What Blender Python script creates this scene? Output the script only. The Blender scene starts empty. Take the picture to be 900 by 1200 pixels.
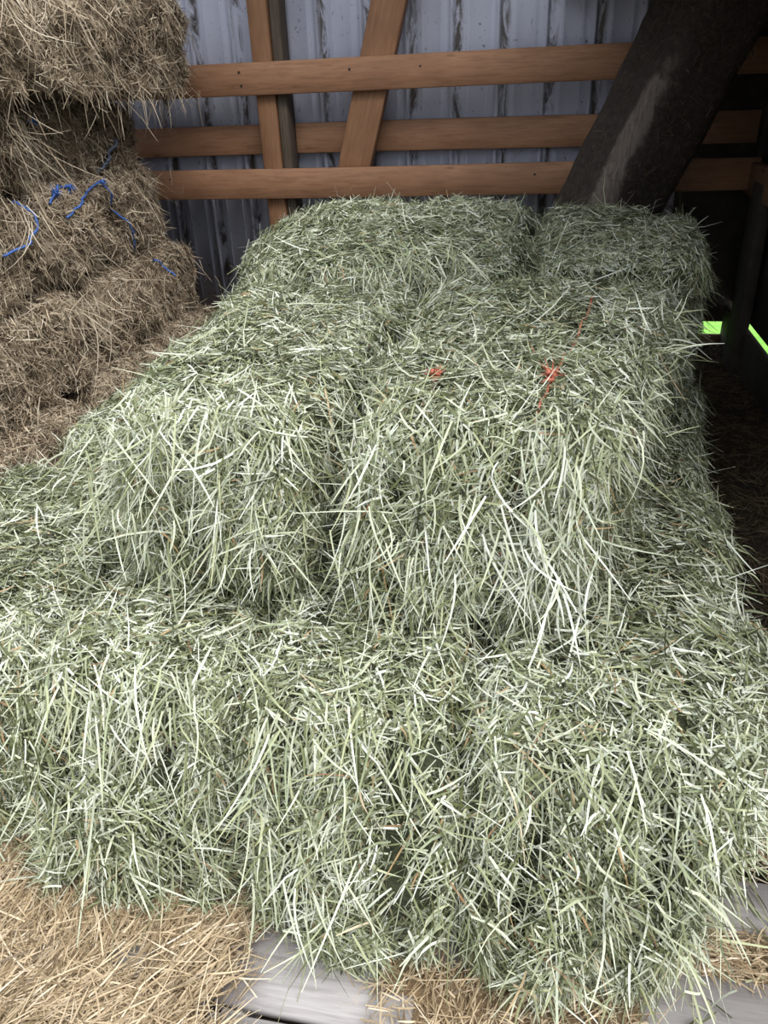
import bpy, math
import numpy as np
from mathutils import Matrix, Vector

rng = np.random.default_rng(7)
col = bpy.context.scene.collection
CAM_H = 1.41            # camera height above the barn floor; floor is z = 0


# ------------------------------------------------------------------ materials
def new_mat(name):
    m = bpy.data.materials.new(name)
    m.use_nodes = True
    nt = m.node_tree
    return m, nt, nt.nodes['Principled BSDF'], nt.nodes['Material Output']


def ramp(nt, fac, stops):
    r = nt.nodes.new('ShaderNodeValToRGB')
    e = r.color_ramp.elements
    while len(e) < len(stops):
        e.new(0.5)
    for i, (p, c) in enumerate(stops):
        e[i].position = p
        e[i].color = (*c, 1)
    nt.links.new(fac, r.inputs['Fac'])
    return r.outputs['Color']


def noise(nt, scale, detail=4, rough=.6, vec=None, dist=0):
    n = nt.nodes.new('ShaderNodeTexNoise')
    n.inputs['Scale'].default_value = scale
    n.inputs['Detail'].default_value = detail
    n.inputs['Roughness'].default_value = rough
    n.inputs['Distortion'].default_value = dist
    if vec is not None:
        nt.links.new(vec, n.inputs['Vector'])
    return n.outputs['Fac']


def mapped(nt, scale=(1, 1, 1), rot=(0, 0, 0), loc=(0, 0, 0)):
    tc = nt.nodes.new('ShaderNodeTexCoord')
    mp = nt.nodes.new('ShaderNodeMapping')
    mp.inputs['Scale'].default_value = scale
    mp.inputs['Rotation'].default_value = rot
    mp.inputs['Location'].default_value = loc
    nt.links.new(tc.outputs['Object'], mp.inputs['Vector'])
    return mp.outputs['Vector']


def mix(nt, fac, a, b, mode='MIX'):
    m = nt.nodes.new('ShaderNodeMix')
    m.data_type = 'RGBA'
    m.blend_type = mode
    for s, v in ((m.inputs['Factor'], fac), (m.inputs['A'], a), (m.inputs['B'], b)):
        pass
    fi, ai, bi = m.inputs[0], m.inputs[6], m.inputs[7]
    for s, v in ((fi, fac), (ai, a), (bi, b)):
        if isinstance(v, (int, float)):
            s.default_value = v
        elif isinstance(v, tuple):
            s.default_value = (*v, 1)
        else:
            nt.links.new(v, s)
    return m.outputs[2]


def bump(nt, bsdf, h, strength=.4, dist=.01):
    b = nt.nodes.new('ShaderNodeBump')
    b.inputs['Strength'].default_value = strength
    b.inputs['Distance'].default_value = dist
    nt.links.new(h, b.inputs['Height'])
    nt.links.new(b.outputs['Normal'], bsdf.inputs['Normal'])


def blade_mat(name, stops, rough=.45, trans=.22, spec=.45):
    m, nt, p, out = new_mat(name)
    a = nt.nodes.new('ShaderNodeAttribute')
    a.attribute_name = 'tint'
    c = ramp(nt, a.outputs['Fac'], stops)
    nt.links.new(c, p.inputs['Base Color'])
    p.inputs['Roughness'].default_value = rough
    p.inputs['Specular IOR Level'].default_value = spec
    t = nt.nodes.new('ShaderNodeBsdfTranslucent')
    nt.links.new(c, t.inputs['Color'])
    ms = nt.nodes.new('ShaderNodeMixShader')
    ms.inputs[0].default_value = trans
    nt.links.new(p.outputs[0], ms.inputs[1])
    nt.links.new(t.outputs[0], ms.inputs[2])
    nt.links.new(ms.outputs[0], out.inputs['Surface'])
    return m


def core_mat(name, c1, c2):
    m, nt, p, out = new_mat(name)
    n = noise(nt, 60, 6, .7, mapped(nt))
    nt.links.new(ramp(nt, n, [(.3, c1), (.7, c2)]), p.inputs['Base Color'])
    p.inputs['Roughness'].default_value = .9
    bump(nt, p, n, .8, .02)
    return m


def wood_mat(name, c1, c2, c3, axis='X', knots=True, rough=.7, wear=None):
    m, nt, p, out = new_mat(name)
    sc = {'X': (1.2, 14, 14), 'Y': (14, 1.2, 14), 'Z': (14, 14, 1.2)}[axis]
    g = noise(nt, 6, 8, .65, mapped(nt, sc), .6)
    base = ramp(nt, g, [(.25, c1), (.5, c2), (.78, c3)])
    blotch = noise(nt, 3.5, 3, .5, mapped(nt, (1, 1, 1), loc=(3, 1, 7)))
    base = mix(nt, ramp(nt, blotch, [(.35, (0, 0, 0)), (.7, (.55, .55, .55))]), base, c1)
    if knots:
        v = nt.nodes.new('ShaderNodeTexVoronoi')
        v.inputs['Scale'].default_value = 1.0
        ksc = {'X': (2.2, 8, 8), 'Y': (8, 2.2, 8), 'Z': (8, 8, 2.2)}[axis]
        nt.links.new(mapped(nt, ksc), v.inputs['Vector'])
        k = ramp(nt, v.outputs['Distance'], [(.03, (1, 1, 1)), (.09, (0, 0, 0))])
        base = mix(nt, k, base, tuple(x * .35 for x in c1))
    if wear:
        w = noise(nt, 16, 7, .75, mapped(nt, (1, 1, 1), loc=(5, 5, 5)))
        base = mix(nt, ramp(nt, w, [(.60, (0, 0, 0)), (.66, (.8, .8, .8))]), base, wear)
    nt.links.new(base, p.inputs['Base Color'])
    p.inputs['Roughness'].default_value = rough
    bump(nt, p, g, .25, .004)
    return m


GREEN = blade_mat('green_hay_blades', [
    (0.0, (.030, .034, .015)), (.16, (.075, .083, .036)), (.28, (.165, .18, .08)), (.38, (.25, .285, .175)), (.48, (.365, .375, .215)),
    (.58, (.42, .455, .35)), (.68, (.53, .545, .40)), (.80, (.58, .61, .52)), (.93, (.67, .69, .61)), (.97, (.44, .31, .16)), (1.0, (.23, .13, .07))], .5, .07, .35)
GREENCORE = core_mat('green_hay_core', (.02, .024, .011), (.09, .10, .05))  # darkened core puts depth shading into the gaps between blades
BROWN = blade_mat('old_hay_blades', [
    (0.0, (.085, .062, .042)), (.2, (.23, .172, .118)), (.45, (.40, .315, .222)),
    (.75, (.57, .475, .355)), (.95, (.70, .62, .49)), (1.0, (.76, .69, .58))], .5, .15, .35)
BROWNCORE = core_mat('old_hay_core', (.035, .025, .017), (.18, .13, .085))  # dark core again, depth shading held in its colour
STRAW = blade_mat('straw_blades', [
    (0.0, (.09, .063, .04)), (.25, (.23, .165, .095)), (.55, (.40, .30, .185)),
    (.85, (.58, .465, .31)), (1.0, (.70, .62, .49))], .4, .18, .5)
STRAWCORE = core_mat('straw_bed', (.10, .065, .035), (.30, .20, .11))
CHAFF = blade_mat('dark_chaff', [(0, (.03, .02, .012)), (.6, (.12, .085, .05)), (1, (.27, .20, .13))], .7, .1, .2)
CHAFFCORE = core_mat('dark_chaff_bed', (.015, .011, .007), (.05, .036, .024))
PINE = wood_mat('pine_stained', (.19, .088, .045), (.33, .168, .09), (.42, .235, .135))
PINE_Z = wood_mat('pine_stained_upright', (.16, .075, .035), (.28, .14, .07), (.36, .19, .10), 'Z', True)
PINE_Y_SHADE = wood_mat('pine_side_shade', (.10, .045, .02), (.17, .085, .04), (.22, .12, .06), 'Y', True)  # darkened copy of the pine, side wall shade put into its colour
OLDWOOD = wood_mat('weathered_post', (.045, .033, .025), (.10, .075, .055), (.17, .135, .10), 'Z', False, .85)
PALLET = wood_mat('pallet_grey', (.17, .155, .15), (.30, .28, .28), (.42, .40, .40), 'X', False, .8, (.34, .29, .25))


def metal_mat():
    m, nt, p, out = new_mat('painted_steel')
    v = mapped(nt)
    n = noise(nt, 2.2, 5, .6, mapped(nt, (1, 1, .35)))
    base = ramp(nt, n, [(.3, (.37, .385, .485)), (.7, (.48, .495, .60))])
    # cobweb and chaff dirt: streaks that cling beside the ribs plus scattered flecks
    sep = nt.nodes.new('ShaderNodeSeparateXYZ')
    nt.links.new(v, sep.inputs[0])
    fx = nt.nodes.new('ShaderNodeMath'); fx.operation = 'MULTIPLY_ADD'
    fx.inputs[1].default_value = 1 / .229; fx.inputs[2].default_value = .58
    nt.links.new(sep.outputs['X'], fx.inputs[0])
    fr = nt.nodes.new('ShaderNodeMath'); fr.operation = 'FRACT'
    nt.links.new(fx.outputs[0], fr.inputs[0])
    band = ramp(nt, fr.outputs[0], [(.36, (0, 0, 0)), (.47, (1, 1, 1)), (.56, (1, 1, 1)), (.66, (0, 0, 0))])
    d = noise(nt, 14, 9, .72, mapped(nt, (1, 1, .3)), 1.2)
    dm = ramp(nt, d, [(.43, (0, 0, 0)), (.55, (1, 1, 1))])
    m1 = mix(nt, 1.0, band, dm, 'MULTIPLY')
    f = noise(nt, 26, 9, .75, mapped(nt, (1, 1, .5), (0, .5, 0), (9, 2, 4)), 2.5)
    fm = ramp(nt, f, [(.60, (0, 0, 0)), (.64, (.75, .75, .75))])
    tot = mix(nt, 1.0, m1, fm, 'ADD')
    nt.links.new(mix(nt, tot, base, (.055, .045, .038)), p.inputs['Base Color'])
    p.inputs['Roughness'].default_value = .5
    p.inputs['Metallic'].default_value = .0
    return m


def log_mat():
    m, nt, p, out = new_mat('dusty_log')
    n = noise(nt, 38, 8, .75, mapped(nt))
    base = ramp(nt, n, [(.3, (.02, .014, .011)), (.55, (.05, .037, .03)), (.75, (.11, .082, .06))])
    g = noise(nt, 7, 8, .65, mapped(nt, (16, 16, .9)), .4)
    bare = ramp(nt, g, [(.3, (.08, .06, .05)), (.5, (.15, .12, .10)), (.75, (.22, .18, .16))])
    a = nt.nodes.new('ShaderNodeAttribute'); a.attribute_name = 'bare'
    e = noise(nt, 9, 6, .7, mapped(nt, (1, 1, .5)))
    add = nt.nodes.new('ShaderNodeMath'); add.operation = 'ADD'
    nt.links.new(a.outputs['Fac'], add.inputs[0]); nt.links.new(e, add.inputs[1])
    fac = ramp(nt, add.outputs[0], [(.88, (0, 0, 0)), (1.04, (1, 1, 1))])
    nt.links.new(mix(nt, fac, base, bare), p.inputs['Base Color'])
    p.inputs['Roughness'].default_value = .9
    bump(nt, p, n, .7, .012)
    return m


def twine_mat(name, c):
    m, nt, p, out = new_mat(name)
    n = noise(nt, 90, 4, .6, mapped(nt))
    nt.links.new(ramp(nt, n, [(.3, tuple(x * .6 for x in c)), (.7, c)]), p.inputs['Base Color'])
    p.inputs['Roughness'].default_value = .5
    return m


def plain_mat(name, c1, c2, scale=8, rough=.9):
    m, nt, p, out = new_mat(name)
    n = noise(nt, scale, 7, .65, mapped(nt))
    nt.links.new(ramp(nt, n, [(.3, c1), (.7, c2)]), p.inputs['Base Color'])
    p.inputs['Roughness'].default_value = rough
    bump(nt, p, n, .5, .02)
    return m


METAL = metal_mat()
LOG = log_mat()
ORANGE = twine_mat('orange_twine', (.58, .17, .105))
BLUE = twine_mat('blue_twine', (.06, .16, .52))
GREYBLUE = twine_mat('faded_twine', (.10, .12, .18))
DIRT = plain_mat('barn_dirt', (.03, .022, .015), (.085, .062, .042))
ROOF = plain_mat('roof_boards', (.06, .045, .035), (.13, .10, .075), 5)
GRAVEL = plain_mat('yard_gravel', (.26, .245, .225), (.42, .40, .37), 12)
SHADEWALL = plain_mat('shade_black_boards', (.016, .012, .009), (.04, .03, .022), 14)  # near-black boards: the corner's deep shade is put into this colour
GRASS = plain_mat('meadow', (.10, .27, .03), (.22, .48, .07), 10)


# ------------------------------------------------------------------ helpers
def hash3(i, j, k, s):
    n = (i * 374761393 + j * 668265263 + k * 2147483647 + s * 1274126177) & 0xFFFFFFFF
    n = ((n ^ (n >> 13)) * 1274126177) & 0xFFFFFFFF
    n = (n ^ (n >> 16)) & 0xFFFFFFFF
    return n / 4294967295.0


def vnoise(P, freq, seed=0):
    Q = np.asarray(P, float) * freq + 100.37
    I = np.floor(Q).astype(np.int64)
    F = Q - I
    F = F * F * (3 - 2 * F)
    r = 0
    for a in (0, 1):
        for b in (0, 1):
            for c in (0, 1):
                w = (F[:, 0] if a else 1 - F[:, 0]) * (F[:, 1] if b else 1 - F[:, 1]) * (F[:, 2] if c else 1 - F[:, 2])
                r = r + w * hash3(I[:, 0] + a, I[:, 1] + b, I[:, 2] + c, seed)
    return r * 2 - 1


def norm(v):
    return v / np.maximum(np.linalg.norm(v, axis=-1, keepdims=True), 1e-9)


def make_mesh(name, V, polys, mats, mat_idx=None, attrs=None, smooth=None):
    """polys: list of (n,4) or (n,3) int arrays."""
    me = bpy.data.meshes.new(name)
    V = np.asarray(V, np.float32)
    me.vertices.add(len(V))
    me.vertices.foreach_set('co', V.ravel())
    loops = np.concatenate([p.ravel() for p in polys]).astype(np.int32)
    tot = np.concatenate([np.full(len(p), p.shape[1]) for p in polys]).astype(np.int32)
    start = np.concatenate([[0], np.cumsum(tot)[:-1]]).astype(np.int32)
    me.loops.add(len(loops))
    me.loops.foreach_set('vertex_index', loops)
    me.polygons.add(len(tot))
    me.polygons.foreach_set('loop_start', start)
    me.polygons.foreach_set('loop_total', tot)
    if mat_idx is not None:
        me.polygons.foreach_set('material_index', np.asarray(mat_idx, np.int32))
    if smooth is not None:
        me.polygons.foreach_set('use_smooth', np.asarray(smooth, bool))
    for m in mats:
        me.materials.append(m)
    for k, v in (attrs or {}).items():
        a = me.attributes.new(k, 'FLOAT', 'POINT')
        a.data.foreach_set('value', np.asarray(v, np.float32))
    me.update(calc_edges=True)
    me.validate()
    return me


def link(name, me, parent=None):
    o = bpy.data.objects.new(name, me)
    col.objects.link(o)
    if parent is not None:
        o.parent = parent
    return o


def tag(o, label=None, cat=None, group=None, kind=None):
    if label: o['label'] = label
    if cat: o['category'] = cat
    if group: o['group'] = group
    if kind: o['kind'] = kind
    return o


def empty(name, loc=(0, 0, 0)):
    o = bpy.data.objects.new(name, None)
    o.location = loc
    col.objects.link(o)
    return o


# blades ------------------------------------------------------------------
def blades(P, D, Nrm, L, W, bend, tint, flat=1.0, seg=3):
    """ribbons with a slight V fold: start P, direction D, length L, width W, quadratic bend vector."""
    n = len(P)
    S = np.cross(D, Nrm)
    S = norm(S)
    U = np.cross(S, D)
    a = rng.normal(0, .75, n)[:, None] * flat
    S = S * np.cos(a) + U * np.sin(a)
    ts = np.linspace(0, 1, seg + 1)
    taper = np.interp(ts, [0, .25, .7, 1], [.75, 1, .85, .3])
    V = np.empty((n, seg + 1, 2, 3))
    for i, t in enumerate(ts):
        c = P + D * (L * t)[:, None] + bend * (L * t * t)[:, None]
        off = S * (W * .5 * taper[i])[:, None]
        V[:, i, 0] = c - off
        V[:, i, 1] = c + off
    base = (np.arange(n) * (seg + 1) * 2)[:, None]
    F = []
    for i in range(seg):
        q = np.array([2 * i, 2 * i + 1, 2 * i + 3, 2 * i + 2])[None]
        F.append(base + q)
    F = np.concatenate(F, 0)
    T = np.repeat(tint, (seg + 1) * 2)
    return V.reshape(-1, 3), F, T


def tube(path, r, sides=6, closed=False):
    path = np.asarray(path, float)
    n = len(path)
    if closed:
        T = norm(np.roll(path, -1, 0) - np.roll(path, 1, 0))
    else:
        T = norm(np.gradient(path, axis=0))
    ref = np.array([.31, .22, .92])
    A = norm(np.cross(T, ref)); B = np.cross(T, A)
    r = np.broadcast_to(r, n)
    V = []
    for k in range(sides):
        th = 2 * math.pi * k / sides
        V.append(path + (A * math.cos(th) + B * math.sin(th)) * r[:, None])
    V = np.stack(V, 1).reshape(-1, 3)
    F = []
    for i in range(n if closed else n - 1):
        j = (i + 1) % n
        for k in range(sides):
            l = (k + 1) % sides
            F.append((i * sides + k, i * sides + l, j * sides + l, j * sides + k))
    return V, np.array(F)


def smooth_path(pts, n=40):
    pts = np.asarray(pts, float)
    out = []
    m = len(pts)
    for i in range(m - 1):
        p0, p1, p2, p3 = pts[max(i - 1, 0)], pts[i], pts[i + 1], pts[min(i + 2, m - 1)]
        for t in np.linspace(0, 1, max(3, n // (m - 1)), endpoint=False):
            out.append(.5 * (2 * p1 + (p2 - p0) * t + (2 * p0 - 5 * p1 + 4 * p2 - p3) * t * t + (3 * p1 - p0 - 3 * p2 + p3) * t ** 3))
    out.append(pts[-1])
    return np.array(out)


def tuft_mesh(name, centre, mat, size=.02, n=26, up=(0, 0, 1)):
    """frayed knot: a lumpy little wrap with loose ends."""
    c = np.asarray(centre, float)
    up = norm(np.asarray(up, float))
    th = np.linspace(0, 5 * math.pi, 30)
    a = norm(np.cross(up, [.3, .8, .1])); b = np.cross(up, a)
    r = size * (.35 + .15 * np.sin(th * 1.7))
    path = c + a * (r * np.cos(th))[:, None] + b * (r * np.sin(th))[:, None] + up * (size * .45 * np.sin(th * .6))[:, None]
    V, F = tube(path, .004)
    D = norm(rng.normal(0, 1, (n, 3)) + up * .6)
    bv, bf, bt = blades(np.repeat(c[None], n, 0), D, np.repeat(up[None], n, 0), rng.uniform(.6, 1.6, n) * size,
                        np.full(n, .0032), rng.normal(0, .3, (n, 3)), np.zeros(n))
    return make_mesh(name, np.concatenate([V, bv]), [F, bf + len(V)], [mat])


# bales -------------------------------------------------------------------
FACES = {'left': (0, -1), 'right': (0, 1), 'front': (1, -1), 'back': (1, 1), 'bottom': (2, -1), 'top': (2, 1)}


class Bale:
    """A pressed bale. corners: 8 points ordered by (x,y,z) low/high as [ix][iy][iz]; q in [-1,1]^3 maps onto its rounded, lumpy skin."""

    def __init__(s, corners, axis='Y', grooves=(-.46, .46), gdepth=.03, gtop=.4, p=7, amp=.02, seed=0, flake=.006):
        s.c = np.asarray(corners, float).reshape(2, 2, 2, 3)
        s.axis, s.g, s.gd, s.gt, s.p, s.amp, s.seed, s.flake = axis, grooves, gdepth, gtop, p, amp, seed, flake

    def skin(s, q):
        q = np.asarray(q, float)
        nrm = (np.abs(q) ** s.p).sum(1) ** (1 / s.p)
        k = np.abs(q).max(1) / np.maximum(nrm, 1e-9)
        r = q * k[:, None]
        w = (r + 1) / 2
        P = 0
        for i in (0, 1):
            for j in (0, 1):
                for l in (0, 1):
                    ww = (w[:, 0] if i else 1 - w[:, 0]) * (w[:, 1] if j else 1 - w[:, 1]) * (w[:, 2] if l else 1 - w[:, 2])
                    P = P + ww[:, None] * s.c[i, j, l]
        ex = norm((s.c[1] - s.c[0]).mean((0, 1))); ey = norm((s.c[:, 1] - s.c[:, 0]).mean((0, 1))); ez = norm((s.c[:, :, 1] - s.c[:, :, 0]).mean((0, 1)))
        g = np.sign(r) * np.abs(r) ** (s.p - 1)
        N = norm(g[:, :1] * ex + g[:, 1:2] * ey + g[:, 2:3] * ez)
        d = s.amp * (vnoise(P, 5, s.seed) + .7 * vnoise(P, 11, s.seed + 1) + .5 * vnoise(P, 25, s.seed + 2)) * (1 + .5 * (np.abs(N[:, 2]) < .6))
        ua, va = (0, 1) if s.axis == 'Y' else (1, 0)
        u = q[:, ua]
        wob = .06 * vnoise(P, 7, s.seed + 5)
        endw = np.clip(np.abs(N[:, va]), 0, 1); topw = np.clip(np.abs(N[:, 2]), 0, 1)
        for g0 in s.g:
            gg = np.exp(-((u + wob - g0) / .10) ** 2)
            d = d - s.gd * gg * (endw + s.gt * topw)
        # pressed flakes: fine waviness across the length
        lv = P[:, va]
        d = d + s.flake * np.sin(lv * 75 + 3 * vnoise(P, 4, s.seed + 9)) * (1 - endw)
        return P + N * d[:, None], N

    def core(s, res=.035):
        dx = np.linalg.norm(s.c[1] - s.c[0], axis=-1).mean(); dy = np.linalg.norm(s.c[:, 1] - s.c[:, 0], axis=-1).mean(); dz = np.linalg.norm(s.c[:, :, 1] - s.c[:, :, 0], axis=-1).mean()
        n = [max(6, int(d / res)) for d in (dx, dy, dz)]
        Q, F, FN = [], [], []
        off = 0
        for f, (ax, sg) in FACES.items():
            a, b = [i for i in range(3) if i != ax]
            ga = np.linspace(-1, 1, n[a] + 1); gb = np.linspace(-1, 1, n[b] + 1)
            A, B = np.meshgrid(ga, gb, indexing='ij')
            q = np.zeros((A.size, 3)); q[:, ax] = sg; q[:, a] = A.ravel(); q[:, b] = B.ravel()
            idx = np.arange(A.size).reshape(A.shape) + off
            quad = np.stack([idx[:-1, :-1], idx[1:, :-1], idx[1:, 1:], idx[:-1, 1:]], -1).reshape(-1, 4)
            flip = (sg < 0) ^ (ax == 1)
            if flip: quad = quad[:, ::-1]
            Q.append(q); F.append(quad); FN += [f] * len(quad); off += len(q)
        Q = np.concatenate(Q); F = np.concatenate(F)
        key, inv = np.unique(np.round(Q, 5), axis=0, return_inverse=True)
        F = inv.reshape(-1)[F]
        V, N = s.skin(key)
        return key, V, F, np.array(FN)

    def sample(s, face, n, bias=None):
        ax, sg = FACES[face]
        a, b = [i for i in range(3) if i != ax]
        q = np.zeros((n, 3)); q[:, ax] = sg
        q[:, a] = rng.uniform(-1, 1, n); q[:, b] = rng.uniform(-1, 1, n)
        return q

    def area(s, face):
        d = [np.linalg.norm(s.c[1] - s.c[0], axis=-1).mean(), np.linalg.norm(s.c[:, 1] - s.c[:, 0], axis=-1).mean(), np.linalg.norm(s.c[:, :, 1] - s.c[:, :, 0], axis=-1).mean()]
        ax, _ = FACES[face]
        return np.prod([d[i] for i in range(3) if i != ax])


def face_blades(b, face, n, style):
    q = b.sample(face, n)
    P, N = b.skin(q)
    # true skin normal by finite differences would be costly; the box normal is enough under a thick thatch
    ax, sg = FACES[face]
    upright = face not in ('top', 'bottom')
    ref = np.array([0, 0, -1.]) if upright else np.array([1., 0, 0])
    t0 = norm(ref - N * (N @ ref)[:, None])
    t1 = np.cross(N, t0)
    flow = vnoise(P, 6, b.seed + 31) * 2.2
    if upright:
        hang = style.get('hang', .75)
        th = flow * .5 + np.where(rng.random(n) < .3, rng.uniform(-2.6, 2.6, n), rng.normal(0, hang, n))
    else:
        th = np.where(rng.random(n) < .85, rng.uniform(0, 2 * math.pi, n), flow * 2 + rng.normal(0, .4, n) + math.pi / 2)
    e = np.abs(rng.normal(style.get('lift', .10), style.get('liftsd', .16), n)) - .04
    if upright: e = e + .06
    T = t0 * np.cos(th)[:, None] + t1 * np.sin(th)[:, None]
    D = T * np.cos(e)[:, None] + N * np.sin(e)[:, None]
    L = np.clip(rng.lognormal(math.log(style.get('len', .045)), .45, n), .018, .16)
    if upright: L = L * style.get('upl', 1.25)
    W = rng.uniform(style.get('w0', .0026), style.get('w1', .0052), n)
    longm = rng.random(n) < style.get('long', .025)
    L = np.where(longm, rng.uniform(.07, style.get('lmax', .19), n), L)
    tint = np.clip(rng.beta(1.4, 1.35, n) * .93 + vnoise(P, 9, b.seed + 40) * .10, 0, .925)
    depth = rng.random(n)
    clump = vnoise(P, 9, b.seed + 60) + .5 * vnoise(P, 20, b.seed + 61)
    if style.get('brownbits', True):
        bb = rng.random(n)
        tint = np.where(bb < .018, rng.uniform(.955, 1, n), tint)
    else:
        tint = np.clip(tint * 1.05, 0, 1)
    P0 = P + N * (-.016 + style.get('loft', .034) * depth)[:, None] - D * (L * .45)[:, None]
    bend = rng.normal(0, .26, (n, 3))
    if upright: bend[:, 2] -= rng.uniform(0, .35, n)
    else: bend -= N * rng.uniform(0, .12, n)[:, None]
    bend = np.where(longm[:, None], bend * 1.3, bend)
    # keep the stalks out of the deep: anything that would start inside is pulled up along the normal
    if upright and (ax == 1) == (b.axis == 'Y'):
        for g0 in b.g:
            clump = clump - 1.1 * np.exp(-((q[:, 0 if b.axis == 'Y' else 1] - g0) / .09) ** 2)
    k = rng.random(n) < np.clip((.85 if upright else .95) + (.8 if upright else .45) * clump, .12, 1)
    return [x[k] for x in (P0, D, N, L, W, bend, tint, q)]


def build_bale(name, b, dens, style, mats, label, group, twine=None, knots=(), twine_mat_=None, keep_clear=False, extra=()):
    """dens: blades per m2 for each face. The hay itself is one mesh; twine loops hang below it as parts."""
    key, V, F, FN = b.core()
    Vs, Fs, Ts, idx = [V], [F], [np.zeros(len(V))], [np.zeros(len(F), int)]
    off = len(V)
    # push core vertices a little inwards so blades form the visible skin
    Nc = b.skin(key)[1]
    Vs[0] = V - Nc * .008
    for face, d in dens.items():
        n = int(d * b.area(face))
        if n < 1: continue
        P0, D, N, L, W, bend, tint, q = face_blades(b, face, n, style)
        n = len(P0)
        if keep_clear:
            k = np.ones(n, bool)
            for g0 in b.g:
                u = q[:, 0 if b.axis == 'Y' else 1]
                k &= ~((np.abs(u - g0) < .035) & (rng.random(n) < .7) & (face == 'top') & (g0 > .2))
            P0, D, N, L, W, bend, tint = [x[k] for x in (P0, D, N, L, W, bend, tint)]
        bv, bf, bt = blades(P0, D, N, L, W, bend, tint)
        Vs.append(bv); Fs.append(bf + off); Ts.append(bt); idx.append(np.ones(len(bf), int))
        off += len(bv)
    for (P0, D, N, L, W, bend, tint) in extra:
        bv, bf, bt = blades(P0, D, N, L, W, bend, tint, seg=5)
        Vs.append(bv); Fs.append(bf + off); Ts.append(bt); idx.append(np.ones(len(bf), int))
        off += len(bv)
    idx = np.concatenate(idx)
    base = b.c.reshape(-1, 3); org = np.array([base[:, 0].mean(), base[:, 1].mean(), base[:, 2].min()])
    me = make_mesh(name, np.concatenate(Vs) - org, Fs, mats, idx, {'tint': np.concatenate(Ts)}, idx == 0)
    o = link(name, me)
    o.location = org
    tag(o, label, 'hay bale', group)
    if twine:
        for ti, g0 in enumerate(b.g):
            # closed loop round the length of the bale
            m = 50
            s_ = np.linspace(0, 4, 4 * m, endpoint=False)
            q = np.zeros((len(s_), 3))
            ua, va = (0, 1) if b.axis == 'Y' else (1, 0)
            q[:, ua] = g0
            k = s_ % 1 * 2 - 1
            side = s_.astype(int)
            q[:, va] = np.choose(side, [k, np.ones_like(k), -k, -np.ones_like(k)])
            q[:, 2] = np.choose(side, [np.ones_like(k), -k, -np.ones_like(k), k])
            P, N = b.skin(q)
            tv, tf = tube(P + N * (twine[ti] if isinstance(twine, tuple) else twine) - org, .0028, 6, True)
            t = link('twine', make_mesh('twine', tv, [tf], [twine_mat_], None, None, np.ones(len(tf))), o)
            for (gi, vv) in knots:
                if gi != ti: continue
                qq = np.zeros((1, 3)); qq[0, ua] = g0; qq[0, va] = vv; qq[0, 2] = 1
                P, N = b.skin(qq)
                link('knot', tuft_mesh('knot', P[0] + N[0] * .028 - org, twine_mat_, .018, 30, N[0]), t)
    return o


def box_corners(xf, xb, yf, yb, z0, z1, xf_b=None, xb_b=None, yf_b=None, ztop=None, skew=0):
    """xf/xb: x range of the top at front/back; *_b: the same at the bottom; yf/yb: top front/back y; ztop: heights of the four top corners."""
    xf_b = xf_b or xf; xb_b = xb_b or xb; yf_b = yf if yf_b is None else yf_b
    zt = ztop or (z1, z1, z1, z1)          # front-left, front-right, back-left, back-right
    c = np.zeros((2, 2, 2, 3))
    for i in (0, 1):
        c[i, 0, 0] = (xf_b[i], yf_b + skew * i, z0); c[i, 1, 0] = (xb_b[i], yb, z0)
        c[i, 0, 1] = (xf[i], yf + skew * i, zt[i]); c[i, 1, 1] = (xb[i], yb, zt[2 + i])
    return c


def stray(points, dirs, lens, width=.0045, tints=.8, droop=.25):
    n = len(points)
    P = np.asarray(points, float); D = norm(np.asarray(dirs, float))
    N = np.tile([0.05, -.6, .8], (n, 1))
    b = rng.normal(0, .3, (n, 3)); b[:, 2] -= droop
    return P, D, N, np.asarray(lens, float), np.full(n, width), b, np.broadcast_to(np.asarray(tints, float), n).copy()


FR = .5


def fringe(p0, p1, n, d, spread, l0, l1, jitter=.03, w=.0045, droop=.3, t0=.28, t1=.8):
    t = rng.random(n)[:, None]
    P = np.asarray(p0) * (1 - t) + np.asarray(p1) * t + rng.normal(0, jitter, (n, 3))
    D = norm(np.asarray(d, float) + rng.normal(0, spread, (n, 3)))
    n = int(n * FR); P, D = P[:n], D[:n]
    return stray(P, D, rng.uniform(l0, l1, n) * .66, w * .8, rng.uniform(t0, t1, n), droop)


LOW0, LOW1, UP1 = .14, .55, .91
G = [GREENCORE, GREEN]
Bm = [BROWNCORE, BROWN]
GS = dict(len=.029, w0=.0018, w1=.0044, long=.012, lmax=.13)
GF = dict(len=.032, w0=.0018, w1=.0046, long=.022, lmax=.14, lift=.15, upl=1.4)
D1 = 40000

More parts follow.
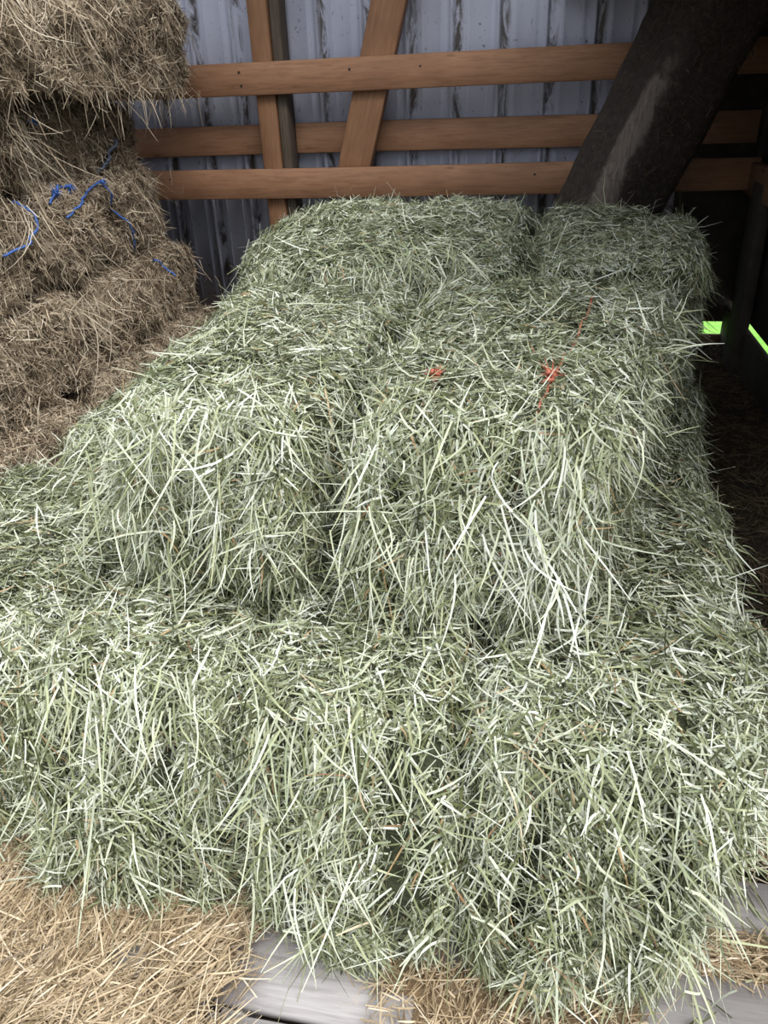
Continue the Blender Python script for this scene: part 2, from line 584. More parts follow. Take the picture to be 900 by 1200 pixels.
# ---- lower layer, front row (ends towards the viewer)
lower = [
    ('C', box_corners((-.045, .375), (-.07, .455), .80, 1.77, LOW0, LOW1 + .005, (-.085, .225), (-.06, .44), .685), (-.5, .42), 11,
     'green hay bale at the bottom right, front row, beside the bare grey pallet boards',
     dict(top=D1, front=D1 * 1.5, right=D1, left=D1 * .45, back=D1 * .2)),
    ('B', box_corners((-.44, -.09), (-.47, -.095), .815, 1.77, LOW0, LOW1, (-.43, -.065), (-.47, -.09), .70), (-.5, .5), 12,
     "green hay bale in the middle of the front row, behind the bare board",
     dict(top=D1, front=D1 * 1.5, right=D1 * .5, left=D1 * .5, back=D1 * .2)),
    ('A', box_corners((-.86, -.465), (-.895, -.49), .87, 1.77, LOW0, LOW1 - .01, (-.87, -.445), (-.89, -.49), .725), (-.4, .5), 13,
     'green hay bale in the front row, rising from the loose straw at lower left',
     dict(top=D1, front=D1 * 1.4, right=D1 * .5, left=D1 * .5, back=D1 * .2)),
    ('A2', box_corners((-1.32, -.875), (-1.45, -.91), .90, 1.79, LOW0, LOW1 - .02, (-1.33, -.885), (-1.46, -.91), .76), (-.45, .45), 14,
     "green front row hay bale cut off by the left edge of the photo",
     dict(top=D1, front=D1, right=D1 * .4, left=D1 * .6, back=D1 * .2)),
]
for key, c, g, seed, label, dens in lower:
    b = Bale(c, 'Y', g, .065, .3, 6.0, .021, seed)
    st = dict(GF); st['hang'] = .85
    ex = []
    y0 = c[0, 0, 1, 1]; x0, x1 = c[0, 0, 1, 0], c[1, 0, 1, 0]
    # long stalks combed over the front edge
    ex.append(fringe((x0 + .06, y0 + .03, LOW1 - .02), (x1 - .06, y0 + .03, LOW1 - .02), 260, (0, -.7, -.75), .5, .07, .20, .03))
    ex.append(fringe((x0 + .06, y0 - .03, LOW0 + .25), (x1 - .10, y0 - .04, LOW0 + .10), 260, (0, -.35, -.9), .55, .07, .19, .04))
    if key == 'C':
        ex.append(fringe((.24, .77, .48), (.24, .73, .3), 130, (.7, -.6, -.35), .4, .05, .10, .03, .005))
        ex.append(fringe((.36, .9, .5), (.43, 1.7, .5), 120, (.9, -.1, .0), .5, .04, .09, .02))
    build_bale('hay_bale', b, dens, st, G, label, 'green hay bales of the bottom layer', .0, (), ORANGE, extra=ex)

# ---- lower layer, rows behind, laid crosswise
rows = [(1.80, 2.25, .47, "second green bale from the front along the bottom layer's right side"),
        (2.27, 2.72, .52, "third green bale from the front along the bottom layer's right side"),
        (2.74, 3.18, .56, "rearmost green bale along the bottom layer's right side")]
for i, (ya, yb, xr, lab) in enumerate(rows):
    b = Bale(box_corners((-.42, xr), (-.42, xr), ya, yb, .01, LOW1 - .015), 'X', (-.45, .45), .02, .35, 7, .018, 30 + i)
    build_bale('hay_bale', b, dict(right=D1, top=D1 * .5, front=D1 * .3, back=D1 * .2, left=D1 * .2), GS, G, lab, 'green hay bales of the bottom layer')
b = Bale(box_corners((-1.42, -.80), (-1.36, -.80), 1.81, 2.95, .01, LOW1 - .015), 'Y', (-.45, .45), .02, .35, 7, .018, 40)
build_bale('hay_bale', b, dict(left=D1 * .7, top=D1 * .9, front=D1 * .3, right=D1 * .2, back=D1 * .2), GS, G,
           'green hay bale of the bottom layer lying against the foot of the old brown stack', 'green hay bales of the bottom layer')

# ---- upper layer
UPG = 'green hay bales of the upper layer'
bL = Bale(box_corners((-.78, -.392), (-.92, -.32), 1.18, 2.27, LOW1 + .01, UP1, (-.79, -.40), (-.91, -.325), 1.16, (.89, .90, .91, .91)), 'Y', (-.12, .40), .085, .2, 6.5, .022, 51)
exL = [fringe((-.78, 1.2, UP1 - .04), (-.45, 1.2, UP1 - .03), 280, (0, -.6, -.8), .55, .06, .18, .03),
       fringe((-.80, 1.17, .85), (-.82, 1.3, .62), 160, (-.55, -.4, -.7), .4, .07, .16, .04),
       fringe((-.78, 1.15, .75), (-.46, 1.15, .68), 200, (0, -.45, -.85), .5, .06, .16, .04)]
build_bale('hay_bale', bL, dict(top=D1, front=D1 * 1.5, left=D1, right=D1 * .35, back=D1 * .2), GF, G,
           'green hay bale at the front left of the upper layer, rounded end facing forward', UPG, .0, ((0, .66),), ORANGE, True, exL)
bR = Bale(box_corners((-.342, .145), (-.295, .40), 1.20, 2.33, LOW1 + .01, UP1, (-.33, .06), (-.285, .40), 1.10, (.90, .895, .91, .91)), 'Y', (-.50, .36), .095, .15, 6.5, .022, 52)
exR = [fringe((-.30, 1.22, UP1 - .04), (.13, 1.22, UP1 - .03), 300, (0, -.6, -.8), .55, .06, .18, .03),
       fringe((-.08, 1.14, .8), (.10, 1.13, .66), 300, (.1, -.35, -.95), .4, .08, .2, .04, .005, .2, .5, .93),
       fringe((-.28, 1.15, .78), (-.08, 1.13, .66), 200, (0, -.4, -.9), .5, .07, .17, .04),
       fringe((.17, 1.3, .86), (.36, 2.1, .86), 150, (.8, -.2, .1), .6, .05, .12, .02)]
build_bale('hay_bale', bR, dict(top=D1, front=D1 * 1.5, right=D1, left=D1 * .35, back=D1 * .2), GF, G,
           "green hay bale at front right of the upper layer, orange twine on top", UPG, (.0, .011), ((0, -.52), (1, -.57)), ORANGE, True, exR)
bBL = Bale(box_corners((-.95, -.03), (-.95, -.02), 2.34, 2.80, LOW1 + .01, 1.005, ztop=(.93, .935, 1.0, .99)), 'X', (-.45, .45), .02, .3, 6, .024, 53)
exB = [fringe((-.50, 2.38, .97), (-.20, 2.36, .96), 200, (.45, -.75, -.3), .35, .08, .20, .03, .005)]
build_bale('hay_bale', bBL, dict(top=D1, front=D1 * 1.2, left=D1, right=D1 * .35, back=D1 * .25), GS, G,
           'green hay bale lying crosswise right behind the front left upper bale', UPG, .0, (), ORANGE, extra=exB)
bBL2 = Bale(box_corners((-.95, -.02), (-.93, -.01), 2.79, 3.27, LOW1 + .01, 1.015, ztop=(1.01, 1.0, 1.0, 1.0)), 'X', (-.3, .45), .01, .3, 6, .024, 54)
build_bale('hay_bale', bBL2, dict(top=D1, front=D1 * .4, left=D1, right=D1 * .35, back=D1 * .3), GS, G,
           "rearmost green hay bale, left of the log and below the lowest plank", UPG, .0, ((0, .30),), ORANGE)
bBR = Bale(box_corners((-.03, .43), (-.01, .60), 2.36, 3.36, LOW1 + .01, .935, ztop=(.935, .925, .975, .945)), 'Y', (-.45, .45), .03, .3, 6, .024, 55)
exBR = [fringe((.43, 2.5, .85), (.55, 3.2, .75), 110, (.9, -.1, .15), .6, .04, .12, .03),
        fringe((.30, 3.34, .92), (.56, 3.34, .92), 40, (.25, .2, .9), .5, .05, .12, .02)]
build_bale('hay_bale', bBR, dict(top=D1, front=D1 * .5, right=D1, left=D1 * .35, back=D1 * .3), GS, G,
           "green hay bale at the upper layer's rear right, before the leaning log", UPG, .0, (), ORANGE, extra=exBR)

# ---- old brown stack along the left
BS = dict(len=.030, upl=1.1, w0=.0024, w1=.0048, long=.02, lmax=.14, lift=.10, liftsd=.22, brownbits=False, hang=1.6, loft=.03)
tiers = [  # face x, y split, y end, z0, z1 (floor based)
    (-1.72, 2.80, 4.10, 1.405, 1.80), (-1.97, 2.92, 3.87, 1.11, 1.40), (-1.90, 2.78, 3.92, .735, 1.105),
    (-1.84, 2.95, 4.08, .375, .73), (-1.76, 2.70, 4.15, .01, .37)]
nm = ['top', 'second', 'third', 'fourth', 'bottom']
far_lab = ['old brown hay bale on top of the left stack, overhanging toward the planks',
           "old brown hay bale second from the top, set back under the overhanging one",
           "old brown hay bale with the peaked loose blue twine across it",
           "old brown hay bale fourth from the top, its end low against the steel wall",
           'old brown hay bale at the bottom of the left stack, just above the green hay']
near_lab = ['old brown hay bale in the top left corner of the photo, topmost of its column',
            "old brown hay bale at the left edge, second from top of its column",
            "old brown hay bale on the photo's left edge with a blue string curving down it",
            "old brown hay bale at the left edge, fourth from top of its column",
            "old brown hay bale on the photo's left edge, bottom of its column"]
DB = 36000
third = None
for i, (xf, ys, ye, z0, z1) in enumerate(tiers):
    for part in ('far', 'near'):
        if part == 'far':
            ya, yb, xr = ys + .01, ye, xf
        else:
            ya, yb, xr = ys - 1.0, ys - .01, xf + (-.03, .04, .02, 0, .02)[i]
        b = Bale(box_corners((xr - .46, xr), (xr - .46, xr), ya, yb, z0, z1), 'Y', (-.45, .45), .02, .3, 5.5, .03, 70 + i * 2 + (part == 'near'), .008)
        ex = []
        if part == 'far' and i == 0:
            ex.append(fringe((xr - .04, 3.1, z0 + .04), (xr - .04, 4.05, z0 + .03), 260, (.25, -.1, -.9), .8, .05, .17, .04, .004, .3, .3, .95))
            ex.append(fringe((xr, 2.85, z1 - .05), (xr + .01, 3.1, z1 - .1), 70, (.15, .35, -.9), .2, .15, .38, .03, .004, .1, .4, .95))
        if part == 'far' and i == 1:
            ex.append(fringe((xr, 2.95, z1 - .02), (xr, 3.3, z1 - .02), 40, (.15, .2, -.9), .35, .1, .25, .03, .004, .1, .5, .95))
        if part == 'near':
            ex.append(fringe((xr + .01, yb - .25, z1 - .05), (xr + .02, yb - .02, z1 - .05), 120, (.15, .25, -.9), .3, .12, .32, .04, .0045, .1, .4, .97))
        if part == 'far' and i > 1:
            ex.append(fringe((xr, ya + .05, z0 + .05), (xr, yb - .1, z1 - .05), 160, (.3, .1, -.7), .6, .06, .16, .06, .004, .2, .3, .95))
        o = build_bale('hay_bale', b, dict(right=DB, front=DB * (.3 if part == 'near' else .5), back=DB * .6, top=DB * (.5 if i in (0, 3, 4) else .4), left=2500), BS, Bm,
                       (far_lab if part == 'far' else near_lab)[i], 'old brown hay bales of the left stack', extra=ex)
        org = np.array(o.location)

        def face_twine(pts, mat, r, xoff=.022):
            """twine lying on the stack face: points are (y, z) on the bale's right side."""
            m = b
            P = []
            for (y, z) in smooth_path([(p[0], p[1], 0) for p in pts], 36)[:, :2]:
                q = np.array([[1, np.clip((y - ya) / (yb - ya) * 2 - 1, -.98, .98), np.clip((z - z0) / (z1 - z0) * 2 - 1, -1, 1)]])
                s_, n_ = m.skin(q)
                P.append(s_[0] + n_[0] * xoff)
            P = np.array(P) + rng.normal(0, .0015, (len(P), 3))
            tv, tf = tube(P - org, r)
            t = link('twine', make_mesh('twine', tv, [tf], [mat], None, None, np.ones(len(tf))), o)
            return t, P

        if i == 2 and part == 'far':
            t, P = face_twine([(2.93, 1.00), (3.10, 1.05), (3.30, 1.085), (3.38, .97), (3.47, .845), (3.52, .76)], BLUE, .0048)
            t['label'] = 'bright blue twine bent into a peak'
            link('frayed_end', tuft_mesh('frayed_end', P[14] + np.array([.01, 0, 0]) - org, BLUE, .018, 24, (1, 0, 0)), t)
            t, P = face_twine([(2.86, 1.06), (2.93, 1.10), (3.02, 1.09)], BLUE, .005)
            link('knot', tuft_mesh('knot', P[10] - org, BLUE, .02, 30, (1, 0, 0)), t)
            link('knot', tuft_mesh('knot', P[-1] - org, BLUE, .02, 30, (1, 0, 0)), t)
        if i == 1 and part == 'far':
            t, P = face_twine([(3.40, 1.12), (3.47, 1.17), (3.55, 1.24)], GREYBLUE, .008)
            t['label'] = 'faded grey blue twine'
            t, P = face_twine([(2.96, 1.345), (2.99, 1.34)], BLUE, .004)
            link('knot', tuft_mesh('knot', P[-1] - org, BLUE, .02, 30, (1, 0, 0)), t)
        if i == 3 and part == 'far':
            t, P = face_twine([(3.58, .72), (3.62, .68), (3.63, .62)], BLUE, .0048)
        if i == 2 and part == 'near':
            t, P = face_twine([(2.73, 1.10), (2.72, 1.05), (2.69, 1.0), (2.62, .96), (2.52, .93)], BLUE, .0048, .04)
            t['label'] = 'blue string curving down'


# ------------------------------------------------------------------ boards and framing
def board(name, size, mat, bevel=.004, wob=.003, parent=None, seed=0, loc=(0, 0, 0), rot=None):
    """a sawn board: bevelled box, lightly bowed along its length; object origin at its centre."""
    sx, sy, sz = size
    long = int(np.argmax(size))
    n = 14
    t = np.linspace(-.5, .5, n)
    a, b_ = [i for i in range(3) if i != long]
    ha, hb = size[a] / 2, size[b_] / 2
    ring = [(-ha + bevel, -hb), (ha - bevel, -hb), (ha, -hb + bevel), (ha, hb - bevel), (ha - bevel, hb), (-ha + bevel, hb), (-ha, hb - bevel), (-ha, -hb + bevel)]
    V = []
    r = np.random.default_rng(seed)
    o1, o2 = r.uniform(0, 6, 2)
    for i, tt in enumerate(t):
        for (u, v) in ring:
            p = [0, 0, 0]; p[long] = tt * size[long]
            k = bevel * .5 if i in (0, n - 1) else 0
            p[a] = u * (1 - k / ha) + wob * math.sin(tt * 5 + o1); p[b_] = v * (1 - k / hb) + wob * math.sin(tt * 6 + o2)
            V.append(p)
    F = []
    for i in range(n - 1):
        for k in range(8):
            l = (k + 1) % 8
            F.append((i * 8 + k, i * 8 + l, (i + 1) * 8 + l, (i + 1) * 8 + k))
    V.append([0 if j != long else -size[long] / 2 for j in range(3)]); V.append([0 if j != long else size[long] / 2 for j in range(3)])
    c0, c1 = len(V) - 2, len(V) - 1
    T = []
    for k in range(8):
        l = (k + 1) % 8
        T.append((c0, l, k)); T.append((c1, (n - 1) * 8 + k, (n - 1) * 8 + l))
    me = make_mesh(name, V, [np.array(F), np.array(T)], [mat])
    import bmesh
    bm = bmesh.new(); bm.from_mesh(me); bmesh.ops.recalc_face_normals(bm, faces=bm.faces); bm.to_mesh(me); bm.free()
    ob = link(name, me, parent)
    ob.location = loc
    if rot: ob.rotation_euler = rot
    return ob


def nails(o, pts, y):
    for (x, z) in pts:
        th = np.linspace(0, 2 * math.pi, 10, endpoint=False)
        V = np.concatenate([np.stack([x + .007 * np.cos(th), np.full(10, y), z + .007 * np.sin(th)], 1), [[x, y - .0025, z]]])
        F = np.array([(k, (k + 1) % 10, 10) for k in range(10)])
        link('nail', make_mesh('nail', V, [F], [NAIL]), o)


NAIL = plain_mat('rusty_nail', (.02, .013, .01), (.05, .035, .025), 60)


def strip(name, X, Z, ribs, mat, plane):
    pass


def ribbed_wall(name, a0, a1, z0, z1, place, mat, pitch=.229, phase=0.0):
    """corrugated sheet: one big rib per pitch and two small stiffeners between; place(a, d, z) -> xyz, d = depth towards the room."""
    prof = [(0, 0), (.055, 0), (.0625, .004), (.070, 0), (.15, 0), (.1575, .004), (.165, 0), (.2, 0), (.206, .017), (.219, .017), (.225, 0)]
    A, Dp = [], []
    k = math.floor((a0 - phase) / pitch)
    while k * pitch + phase < a1:
        for (u, d) in prof:
            x = k * pitch + phase + u
            if a0 <= x <= a1: A.append(x); Dp.append(d)
        k += 1
    A.append(a1); Dp.append(0)
    rows = 2
    zs = np.linspace(z0, z1, rows)
    V = [place(a, d, z) for z in zs for a, d in zip(A, Dp)]
    V += [place(a, -.012, z) for z in zs for a in A]        # sheet thickness and backing
    m = len(A)
    F = []
    for base, flip in ((0, 1), (2 * m, 0)):
        for i in range(m - 1):
            q = (base + i, base + i + 1, base + m + i + 1, base + m + i)
            F.append(q if flip else q[::-1])
    for i in range(m - 1):
        F.append((i, 2 * m + i, 2 * m + i + 1, i + 1)); F.append((m + i, m + i + 1, 3 * m + i + 1, 3 * m + i))
    me = make_mesh(name, np.array(V), [np.array(F)], [mat])
    return link(name, me)


def slab(name, x0, x1, y0, y1, z0, z1, mat, n=24, bumpz=0.0, seed=0):
    xs = np.linspace(x0, x1, n); ys = np.linspace(y0, y1, n)
    Xg, Yg = np.meshgrid(xs, ys, indexing='ij')
    P = np.stack([Xg.ravel(), Yg.ravel(), np.full(Xg.size, z1)], 1)
    if bumpz: P[:, 2] += bumpz * vnoise(P, 4, seed) + bumpz * .5 * vnoise(P, 13, seed + 1)
    Bt = P.copy(); Bt[:, 2] = z0
    idx = np.arange(n * n).reshape(n, n)
    top = np.stack([idx[:-1, :-1], idx[1:, :-1], idx[1:, 1:], idx[:-1, 1:]], -1).reshape(-1, 4)
    bot = top[:, ::-1] + n * n
    rim = list(idx[:, 0]) + list(idx[-1, 1:]) + list(idx[-2::-1, -1]) + list(idx[0, -2:0:-1])
    side = np.array([(rim[i], rim[i] + n * n, rim[(i + 1) % len(rim)] + n * n, rim[(i + 1) % len(rim)]) for i in range(len(rim))])
    return link(name, make_mesh(name, np.concatenate([P, Bt]), [top, bot, side], [mat]))


YW = 4.47
XR = 1.02
w = ribbed_wall('wall_back', -3.0, .66, .21, 3.3, lambda a, d, z: (a, YW - d, z), METAL, phase=-.045 - .2125)
tag(w, 'light blue grey ribbed steel back wall of the barn, streaked with dirt', 'wall', kind='structure')
w = tag(board('wall_back', (XR + .02 - .655, .03, 3.09), SHADEWALL, loc=((XR + .02 + .655) / 2, YW + .002, 1.755), seed=50), 'black boards added to put deep shade into the right back wall corner', 'wall', kind='structure')  # black panel set in place of steel to darken the corner
w = slab('wall_right', XR, XR + .03, .60, 4.46, .322, 3.3, SHADEWALL, 12)
tag(w, 'right wall, its boards coloured near black for deep shade', 'wall', kind='structure')
w = ribbed_wall('wall_left', 1.0, 4.46, .0, 3.3, lambda a, d, z: (-2.95 + d, a, z), METAL)
tag(w, 'ribbed steel left wall behind the old hay stack', 'wall', kind='structure')


tag(slab('floor', -3.0, XR, -2.5, 4.5, -.12, 0, DIRT, 40, .012), 'dark dirt floor of the barn', 'floor', kind='structure')
tag(slab('ceiling', -3.1, XR + .1, 3.0, 4.6, 3.3, 3.4, ROOF), 'dark board roof over the hay', 'ceiling', kind='structure')
tag(slab('ground', -30, 30, -30, 4.55, -.5, -.14, GRAVEL, 30, .02), 'grey gravel yard in front of the barn', 'ground', kind='structure')
tag(slab('ground', -30, 30, 4.56, 40, -.5, -.14, GRASS, 30, .03), 'sunny green meadow outside the barn, seen through the gap', 'ground', kind='structure')
tag(slab('ceiling', .05, XR - .005, 1.65, 4.44, 1.96, 2.02, SHADEWALL, 10), 'unseen deck added to darken the right back corner', 'loft', kind='structure')  # unseen deck, added to keep light off the right back corner
tag(board('shade_trim_4', (.95, .05, .28), SHADEWALL, loc=(.53, 1.66, 1.82), seed=41), 'unseen board added at the front of the light blocking deck', 'trim', kind='structure')  # added out of view to cut light coming in from the front
tag(board('shade_trim_5', (.05, 2.72, .22), SHADEWALL, loc=(.03, 3.05, 1.86), seed=42), 'unseen board added at the left of the light blocking deck', 'trim', kind='structure')  # added out of view to cut light coming in from the left
tag(board('trim_1', (4.0, .03, .15), PINE, loc=(-1.0, 4.44, .075), seed=3), 'low skirt board closing the foot of the back wall', 'trim', kind='structure')
tag(board('trim_2', (.03, 3.85, .30), SHADEWALL, loc=(1.0, 2.53, .155), seed=4), 'low skirt board closing the foot of the right wall', 'trim', kind='structure')

Zr = CAM_H
# three long planks on the back wall
o = tag(board('wooden_plank', (3.9, .038, .146), PINE, loc=(-.96, 4.251, Zr + .055), seed=1, rot=(0, 0, 0)),
        'topmost of the three orange brown planks across the steel wall', 'plank', 'horizontal planks on the back wall')
nails(o, [(-.59, .028), (-.585, -.032), (-.02, .02), (.33, .02), (1.04, .0), (1.2, -.005)], -.0195)
tag(board('wooden_plank', (3.9, .036, .146), PINE, loc=(-.96, 4.428, Zr - .235), seed=2),
    'middle plank of the three, running behind the upright post and the slanted brace', 'plank', 'horizontal planks on the back wall')
o = tag(board('wooden_plank', (3.9, .038, .146), PINE, loc=(-.96, 4.251, Zr - .435), seed=5),
        'lowest of the three orange brown planks, just above the green hay', 'plank', 'horizontal planks on the back wall')
nails(o, [(-1.05, .03), (-.52, .0), (-.45, .012), (.9, .02)], -.0195)
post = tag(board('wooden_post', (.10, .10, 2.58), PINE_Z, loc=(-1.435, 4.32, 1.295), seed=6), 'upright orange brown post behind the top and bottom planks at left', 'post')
tag(board('wooden_post', (.05, .12, 2.58), OLDWOOD, loc=(-1.352, 4.345, 1.295), seed=7), 'thin weathered grey upright strip fixed along the right side of the post', 'post')
# slanted brace
p0, p1 = np.array([-1.022, 4.313, Zr - .47]), np.array([-.73, 4.313, Zr + .55])
p1 = p0 + (p1 - p0) * 1.75
dv = p1 - p0
tag(board('wooden_brace', (.165, .08, float(np.linalg.norm(dv))), PINE_Z, loc=tuple((p0 + p1) / 2), rot=(0, math.atan2(dv[0], dv[2]), 0), seed=8),
    'slanted orange brown brace leaning right behind the top plank', 'brace')
# side wall planks and corner post, dark
tag(board('wooden_plank', (.038, 2.9, .146), PINE_Y_SHADE, loc=(.965, 2.95, Zr - .45), seed=9), 'dark plank along the shadowed right wall, meeting the corner', 'plank', 'planks on the right wall')
tag(board('wooden_plank', (.038, 2.9, .146), PINE_Y_SHADE, loc=(.965, 2.95, Zr + .07), seed=10), 'upper dark plank along the shadowed right wall', 'plank', 'planks on the right wall')
tag(board('wooden_post', (.05, .20, .96), SHADEWALL, loc=(.97, 4.02, .48), seed=12), 'dark short upright board on the right wall beside the bright gap', 'post')


# leaning log
def log():
    a = np.array([-.10, 3.92, .0]); e = np.array([.702, 3.885, 1.845])
    n, m = 46, 28
    ax = e - a; L = np.linalg.norm(ax); ax = ax / L
    u = norm(np.cross(ax, [0, 1, 0])); v = np.cross(u, ax)      # u points sideways, v along +-y
    if v[1] > 0: v = -v
    V, bare = [], []
    for i in range(n):
        t = i / (n - 1)
        c = a + ax * L * t
        for k in range(m):
            th = 2 * math.pi * k / m
            r = .215 - .02 * t
            # a hewn face towards the viewer: squarish section
            d = u * math.cos(th) + v * math.sin(th)
            r *= 1 / (abs(math.cos(th - .5)) ** 5 + abs(math.sin(th - .5)) ** 5) ** (1 / 5) * .93
            V.append(c + d * r)
            ang = (th - 1.22 + math.pi) % (2 * math.pi) - math.pi
            z = c[2]
            bare.append(.62 * math.exp(-(ang / .42) ** 2) * float(np.interp(z, [.7, 1.0, 1.35, 1.62], [1, 1, .95, .1])))
    V = np.array(V)
    V += norm(V - (a + ((V - a) @ ax)[:, None] * ax)) * (.010 * vnoise(V, 6, 3) + .006 * vnoise(V, 18, 4))[:, None]
    F = []
    for i in range(n - 1):
        for k in range(m):
            l = (k + 1) % m
            F.append((i * m + k, i * m + l, (i + 1) * m + l, (i + 1) * m + k))
    V = np.concatenate([V, [a, e]]); bare += [0, 0]
    T = []
    for k in range(m):
        l = (k + 1) % m
        T.append((n * m, l, k)); T.append((n * m + 1, (n - 1) * m + k, (n - 1) * m + l))
    # chaff clinging to the log
    cnt = 2600
    t = rng.uniform(.3, 1, cnt); th = rng.uniform(.2, 3.2, cnt)
    ii = (t * (n - 1)).astype(int); kk = (th / (2 * math.pi) * m).astype(int) % m
    P = V[ii * m + kk] + rng.normal(0, .012, (cnt, 3))
    N = norm(P - (a + ((P - a) @ ax)[:, None] * ax))
    D = norm(np.cross(N, rng.normal(0, 1, (cnt, 3))) + N * .15)
    keep = np.array(bare)[ii * m + kk] < .3
    P, N, D = P[keep], N[keep], D[keep]; cnt = len(P)
    bv, bf, bt = blades(P + N * .006, D, N, rng.uniform(.01, .045, cnt), rng.uniform(.0015, .003, cnt), rng.normal(0, .4, (cnt, 3)), rng.uniform(0, .8, cnt))
    off = len(V)
    mi = np.concatenate([np.zeros(len(F) + len(T)), np.ones(len(bf))])
    # polys order: quads F, tris T, quads bf
    me = make_mesh('leaning_log', np.concatenate([V, bv]) - a, [np.array(F), np.array(T), bf + off], [LOG, CHAFF], mi,
                   {'bare': np.concatenate([bare, np.zeros(len(bv))]), 'tint': np.concatenate([np.zeros(len(V)), bt])}, mi == 0)
    import bmesh
    o = link('leaning_log', me); o.location = a
    tag(o, 'thick dark dusty log leaning right against the planks, with one pale bare strip', 'log')


log()


# ------------------------------------------------------------------ pallets
def pallet(x0, x1, y0, y1, label, ys, seed, z=.138):
    root = empty('wooden_pallet', ((x0 + x1) / 2, (y0 + y1) / 2, 0))
    tag(root, label, 'pallet', 'grey wooden pallets under the green hay')
    cx, cy = (x0 + x1) / 2, (y0 + y1) / 2
    for k, (ya, yb) in enumerate(ys):
        board('deck_board', (x1 - x0, yb - ya, .02), PALLET, .003, .0015, root, seed + k, (0, (ya + yb) / 2 - cy, z - .01))
    for k, x in enumerate((x0 + .03, cx, x1 - .03)):
        board('stringer', (.04, y1 - y0, .09), PALLET, .003, .001, root, seed + 20 + k, (x - cx, 0, z - .066))
    return root


RB = [(.46, .612), (.625, .80), (.868, .985), (1.06, 1.17), (1.25, 1.36), (1.44, 1.55)]
pallet(-.446, .80, .45, 1.56, "grey wooden pallet whose two bare boards show at lower right", RB, 100)
LB = [(.46, .612), (.625, .79), (.86, .97), (1.04, 1.15), (1.23, 1.34), (1.44, 1.55)]
pallet(-1.65, -.455, .45, 1.56, "grey wooden pallet at lower left, mostly buried in loose straw", LB, 130)

# ------------------------------------------------------------------ loose straw (stuff)
def straw_bed(name, label, cells, mats, count, height, base_z, maskf, style, cat='straw', seed=0):
    """a low lumpy bed plus loose stalks where maskf(x, y) > 0."""
    x0, x1, y0, y1 = cells
    nx, ny = int((x1 - x0) / .03) + 2, int((y1 - y0) / .03) + 2
    Xg, Yg = np.meshgrid(np.linspace(x0, x1, nx), np.linspace(y0, y1, ny), indexing='ij')
    P = np.stack([Xg.ravel(), Yg.ravel(), np.zeros(Xg.size)], 1)
    M = maskf(P[:, 0], P[:, 1]) + .25 * vnoise(P, 9, seed)
    hz = np.clip(M, -.35, .35) / .35
    P[:, 2] = base_z + height * hz * (.8 + .45 * vnoise(P, 14, seed + 1))
    idx = np.arange(nx * ny).reshape(nx, ny)
    quads = np.stack([idx[:-1, :-1], idx[1:, :-1], idx[1:, 1:], idx[:-1, 1:]], -1).reshape(-1, 4)
    ok = (M[quads] > style.get('corecut', .0)).all(1)
    quads = quads[ok]
    X = rng.uniform(x0, x1, count); Y = rng.uniform(y0, y1, count)
    Q = np.stack([X, Y, np.zeros(count)], 1)
    m = maskf(X, Y) + .25 * vnoise(Q, 9, seed)
    keep = rng.random(count) < np.clip(m / .3 + .35, .0, 1)
    Q, m = Q[keep], m[keep]; n = len(Q)
    Q[:, 2] = base_z + height * np.clip(m, -.35, .35) / .35 * (.8 + .45 * vnoise(Q, 14, seed + 1)) + rng.uniform(0, .018, n)
    Q[:, 2] = np.maximum(Q[:, 2], base_z + .004)
    th = rng.uniform(0, 2 * math.pi, n)
    th = np.where(rng.random(n) < .4, style.get('dir', 1.2) + vnoise(Q, 5, seed + 3) * 1.2 + rng.normal(0, .3, n), th)
    e = np.abs(rng.normal(.03, .10, n))
    D = np.stack([np.cos(th) * np.cos(e), np.sin(th) * np.cos(e), np.sin(e)], 1)
    L = np.clip(rng.lognormal(math.log(style.get('len', .05)), .5, n), .015, .17)
    N = np.tile([0, 0, 1.], (n, 1))
    bend = rng.normal(0, .14, (n, 3)); bend[:, 2] = -np.abs(bend[:, 2]) * .5
    bv, bf, bt = blades(Q - D * (L * .4)[:, None] * [1, 1, 0], D, N, L, rng.uniform(style.get('w0', .0015), style.get('w1', .0034), n), bend, rng.beta(2, 1.6, n))
    bv[:, 2] = np.maximum(bv[:, 2], base_z + .002)
    mi = np.concatenate([np.zeros(len(quads)), np.ones(len(bf))])
    me = make_mesh(name, np.concatenate([P, bv]), [quads, bf + len(P)], mats, mi, {'tint': np.concatenate([np.zeros(len(P)), bt])}, mi == 0)
    return tag(link(name, me), label, cat, kind='stuff')


PZ = .142
# lower left: thick mat of golden straw on the pallet, the board at x > -.37 left bare
straw_bed('loose_straw', 'loose golden straw lying on the boards at the lower left, in front of the green bales', (-1.5, -.2, .40, 1.0), [STRAWCORE, STRAW], 32000, .022, PZ,
          lambda x, y: np.minimum((-.40 - x) * 4 + .1 * np.sin(y * 60), .5) - np.exp(-(((x + .60) / .05) ** 2 + ((y - .655) / .022) ** 2)) * .9, dict(len=.055, dir=1.0), seed=201)
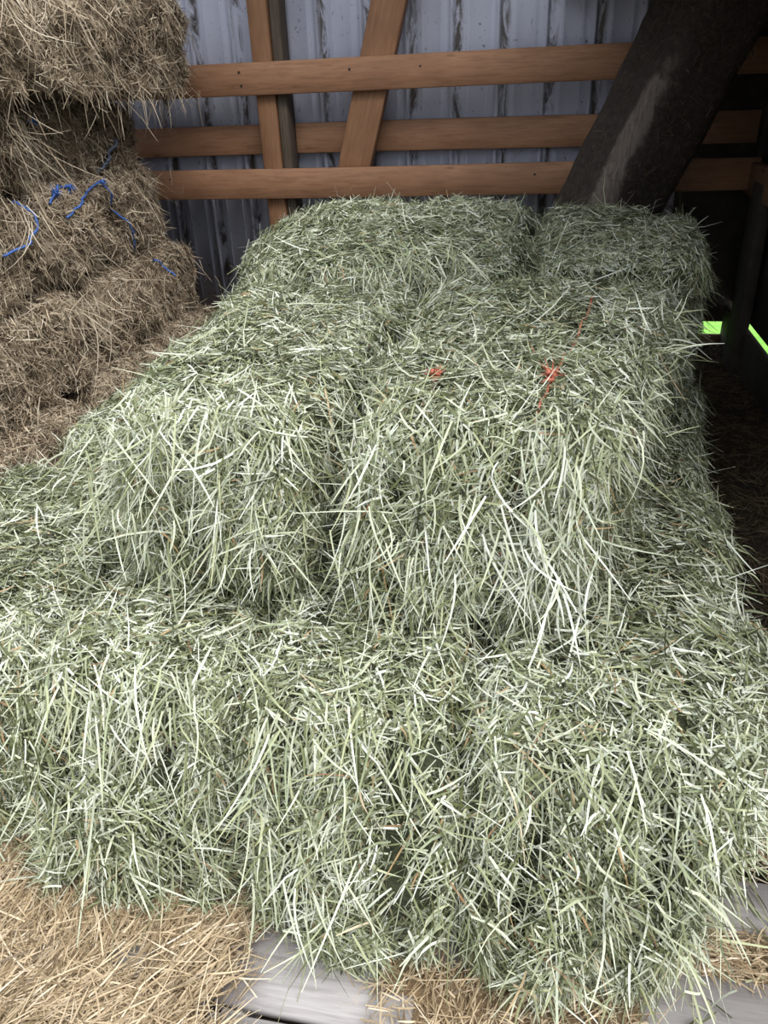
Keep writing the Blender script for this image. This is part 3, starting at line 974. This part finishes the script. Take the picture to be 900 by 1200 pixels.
# strip of straw in the gap between the two right-hand boards and beyond them
straw_bed('loose_straw', 'loose golden straw filling the gap between the two bare pallet boards at lower right', (.18, .95, .795, .872), [STRAWCORE, STRAW], 3600, .012, .128,
          lambda x, y: .4 - np.abs(y - .833) * 6, dict(len=.035, dir=0.3), seed=203)
straw_bed('loose_straw', 'brownish straw on the floor at the right, beside the lower right bale and behind the bare boards', (.30, 1.0, .98, 1.7), [CHAFFCORE, STRAW], 9000, .014, .132,
          lambda x, y: np.minimum((y - 1.0) * 6, .4), dict(len=.04, dir=.3), seed=205)
straw_bed('loose_straw', 'thin scatter of straw on the boards at bottom centre, in front of the green bales', (-.33, .22, .42, .74), [STRAWCORE, STRAW], 3600, .008, PZ,
          lambda x, y: np.full_like(x, .02) + .3 * np.exp(-((x + .06) / .08) ** 2) - .6 * (x < -.2), dict(len=.04, dir=.4), seed=206)
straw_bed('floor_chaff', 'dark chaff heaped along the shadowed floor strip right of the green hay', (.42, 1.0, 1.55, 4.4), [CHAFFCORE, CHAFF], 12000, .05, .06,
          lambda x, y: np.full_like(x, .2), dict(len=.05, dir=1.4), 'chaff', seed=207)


# a few green stalks dropped on the bare boards
def loose_green():
    n = 34
    P = np.concatenate([np.stack([rng.uniform(.30, .50, n), rng.uniform(.72, .98, n), np.full(n, .146)], 1)])
    th = rng.uniform(0, 6.28, n)
    D = np.stack([np.cos(th), np.sin(th), np.full(n, .03)], 1)
    b = rng.normal(0, .15, (n, 3)); b[:, 2] = 0
    v, f, t = blades(P, D, np.tile([0, 0, 1.], (n, 1)), rng.uniform(.015, .07, n), np.full(n, .003), b, rng.uniform(0, .6, n), .3)
    v[:, 2] = np.maximum(v[:, 2], .141)
    tag(link('loose_stalks', make_mesh('loose_stalks', v, [f], [GREEN], None, {'tint': t})), 'few green hay stalks scattered on the bare boards at lower right', 'stalks', kind='stuff')


loose_green()

# ------------------------------------------------------------------ camera
cd = bpy.data.cameras.new('camera')
cam = bpy.data.objects.new('camera', cd)
col.objects.link(cam)
pr, rr, yr = math.radians(29), math.radians(2.4), math.radians(12)
fw = Vector((-math.sin(yr) * math.cos(pr), math.cos(yr) * math.cos(pr), -math.sin(pr)))
rt = Vector((math.cos(yr), math.sin(yr), 0)); up = rt.cross(fw)
rt2 = rt * math.cos(rr) - up * math.sin(rr); up2 = up * math.cos(rr) + rt * math.sin(rr)
M = Matrix((rt2, up2, -fw)).transposed().to_4x4()
M.translation = Vector((0, 0, CAM_H))
cam.matrix_world = M
cd.sensor_fit = 'HORIZONTAL'; cd.sensor_width = 36; cd.lens = 36 * 901 / 900
cd.clip_start = .02
bpy.context.scene.camera = cam

# ------------------------------------------------------------------ light
sc = bpy.context.scene
wd = bpy.data.worlds.new('overcast_sky'); sc.world = wd
wd.use_nodes = True
wn = wd.node_tree
wt = wn.nodes.new('ShaderNodeTexCoord'); wsx = wn.nodes.new('ShaderNodeSeparateXYZ')
wn.links.new(wt.outputs['Generated'], wsx.inputs[0])
# overcast sky: brightest overhead, about a third of that near the horizon
wc = ramp(wn, wsx.outputs['Z'], [(0.0, (.27, .29, .31)), (.35, (.60, .64, .67)), (1.0, (.93, .98, 1.0))])
wn.links.new(wc, wn.nodes['Background'].inputs['Color'])
wn.nodes['Background'].inputs['Strength'].default_value = 1.5
sl = bpy.data.lights.new('veiled_sun', 'SUN'); so = bpy.data.objects.new('veiled_sun', sl); col.objects.link(so)
sl.energy = 2.3; sl.angle = math.radians(45); sl.color = (1, .97, .93)
so.rotation_euler = Vector((-.48, .45, -.92)).to_track_quat('-Z', 'Y').to_euler()
vs = sc.view_settings
vs.view_transform = 'Standard'; vs.look = 'None'; vs.gamma = 1; vs.use_curve_mapping = False
vs.exposure = .75
sc.cycles.max_bounces = 8
sc.cycles.diffuse_bounces = 5
sc.cycles.sample_clamp_indirect = 6
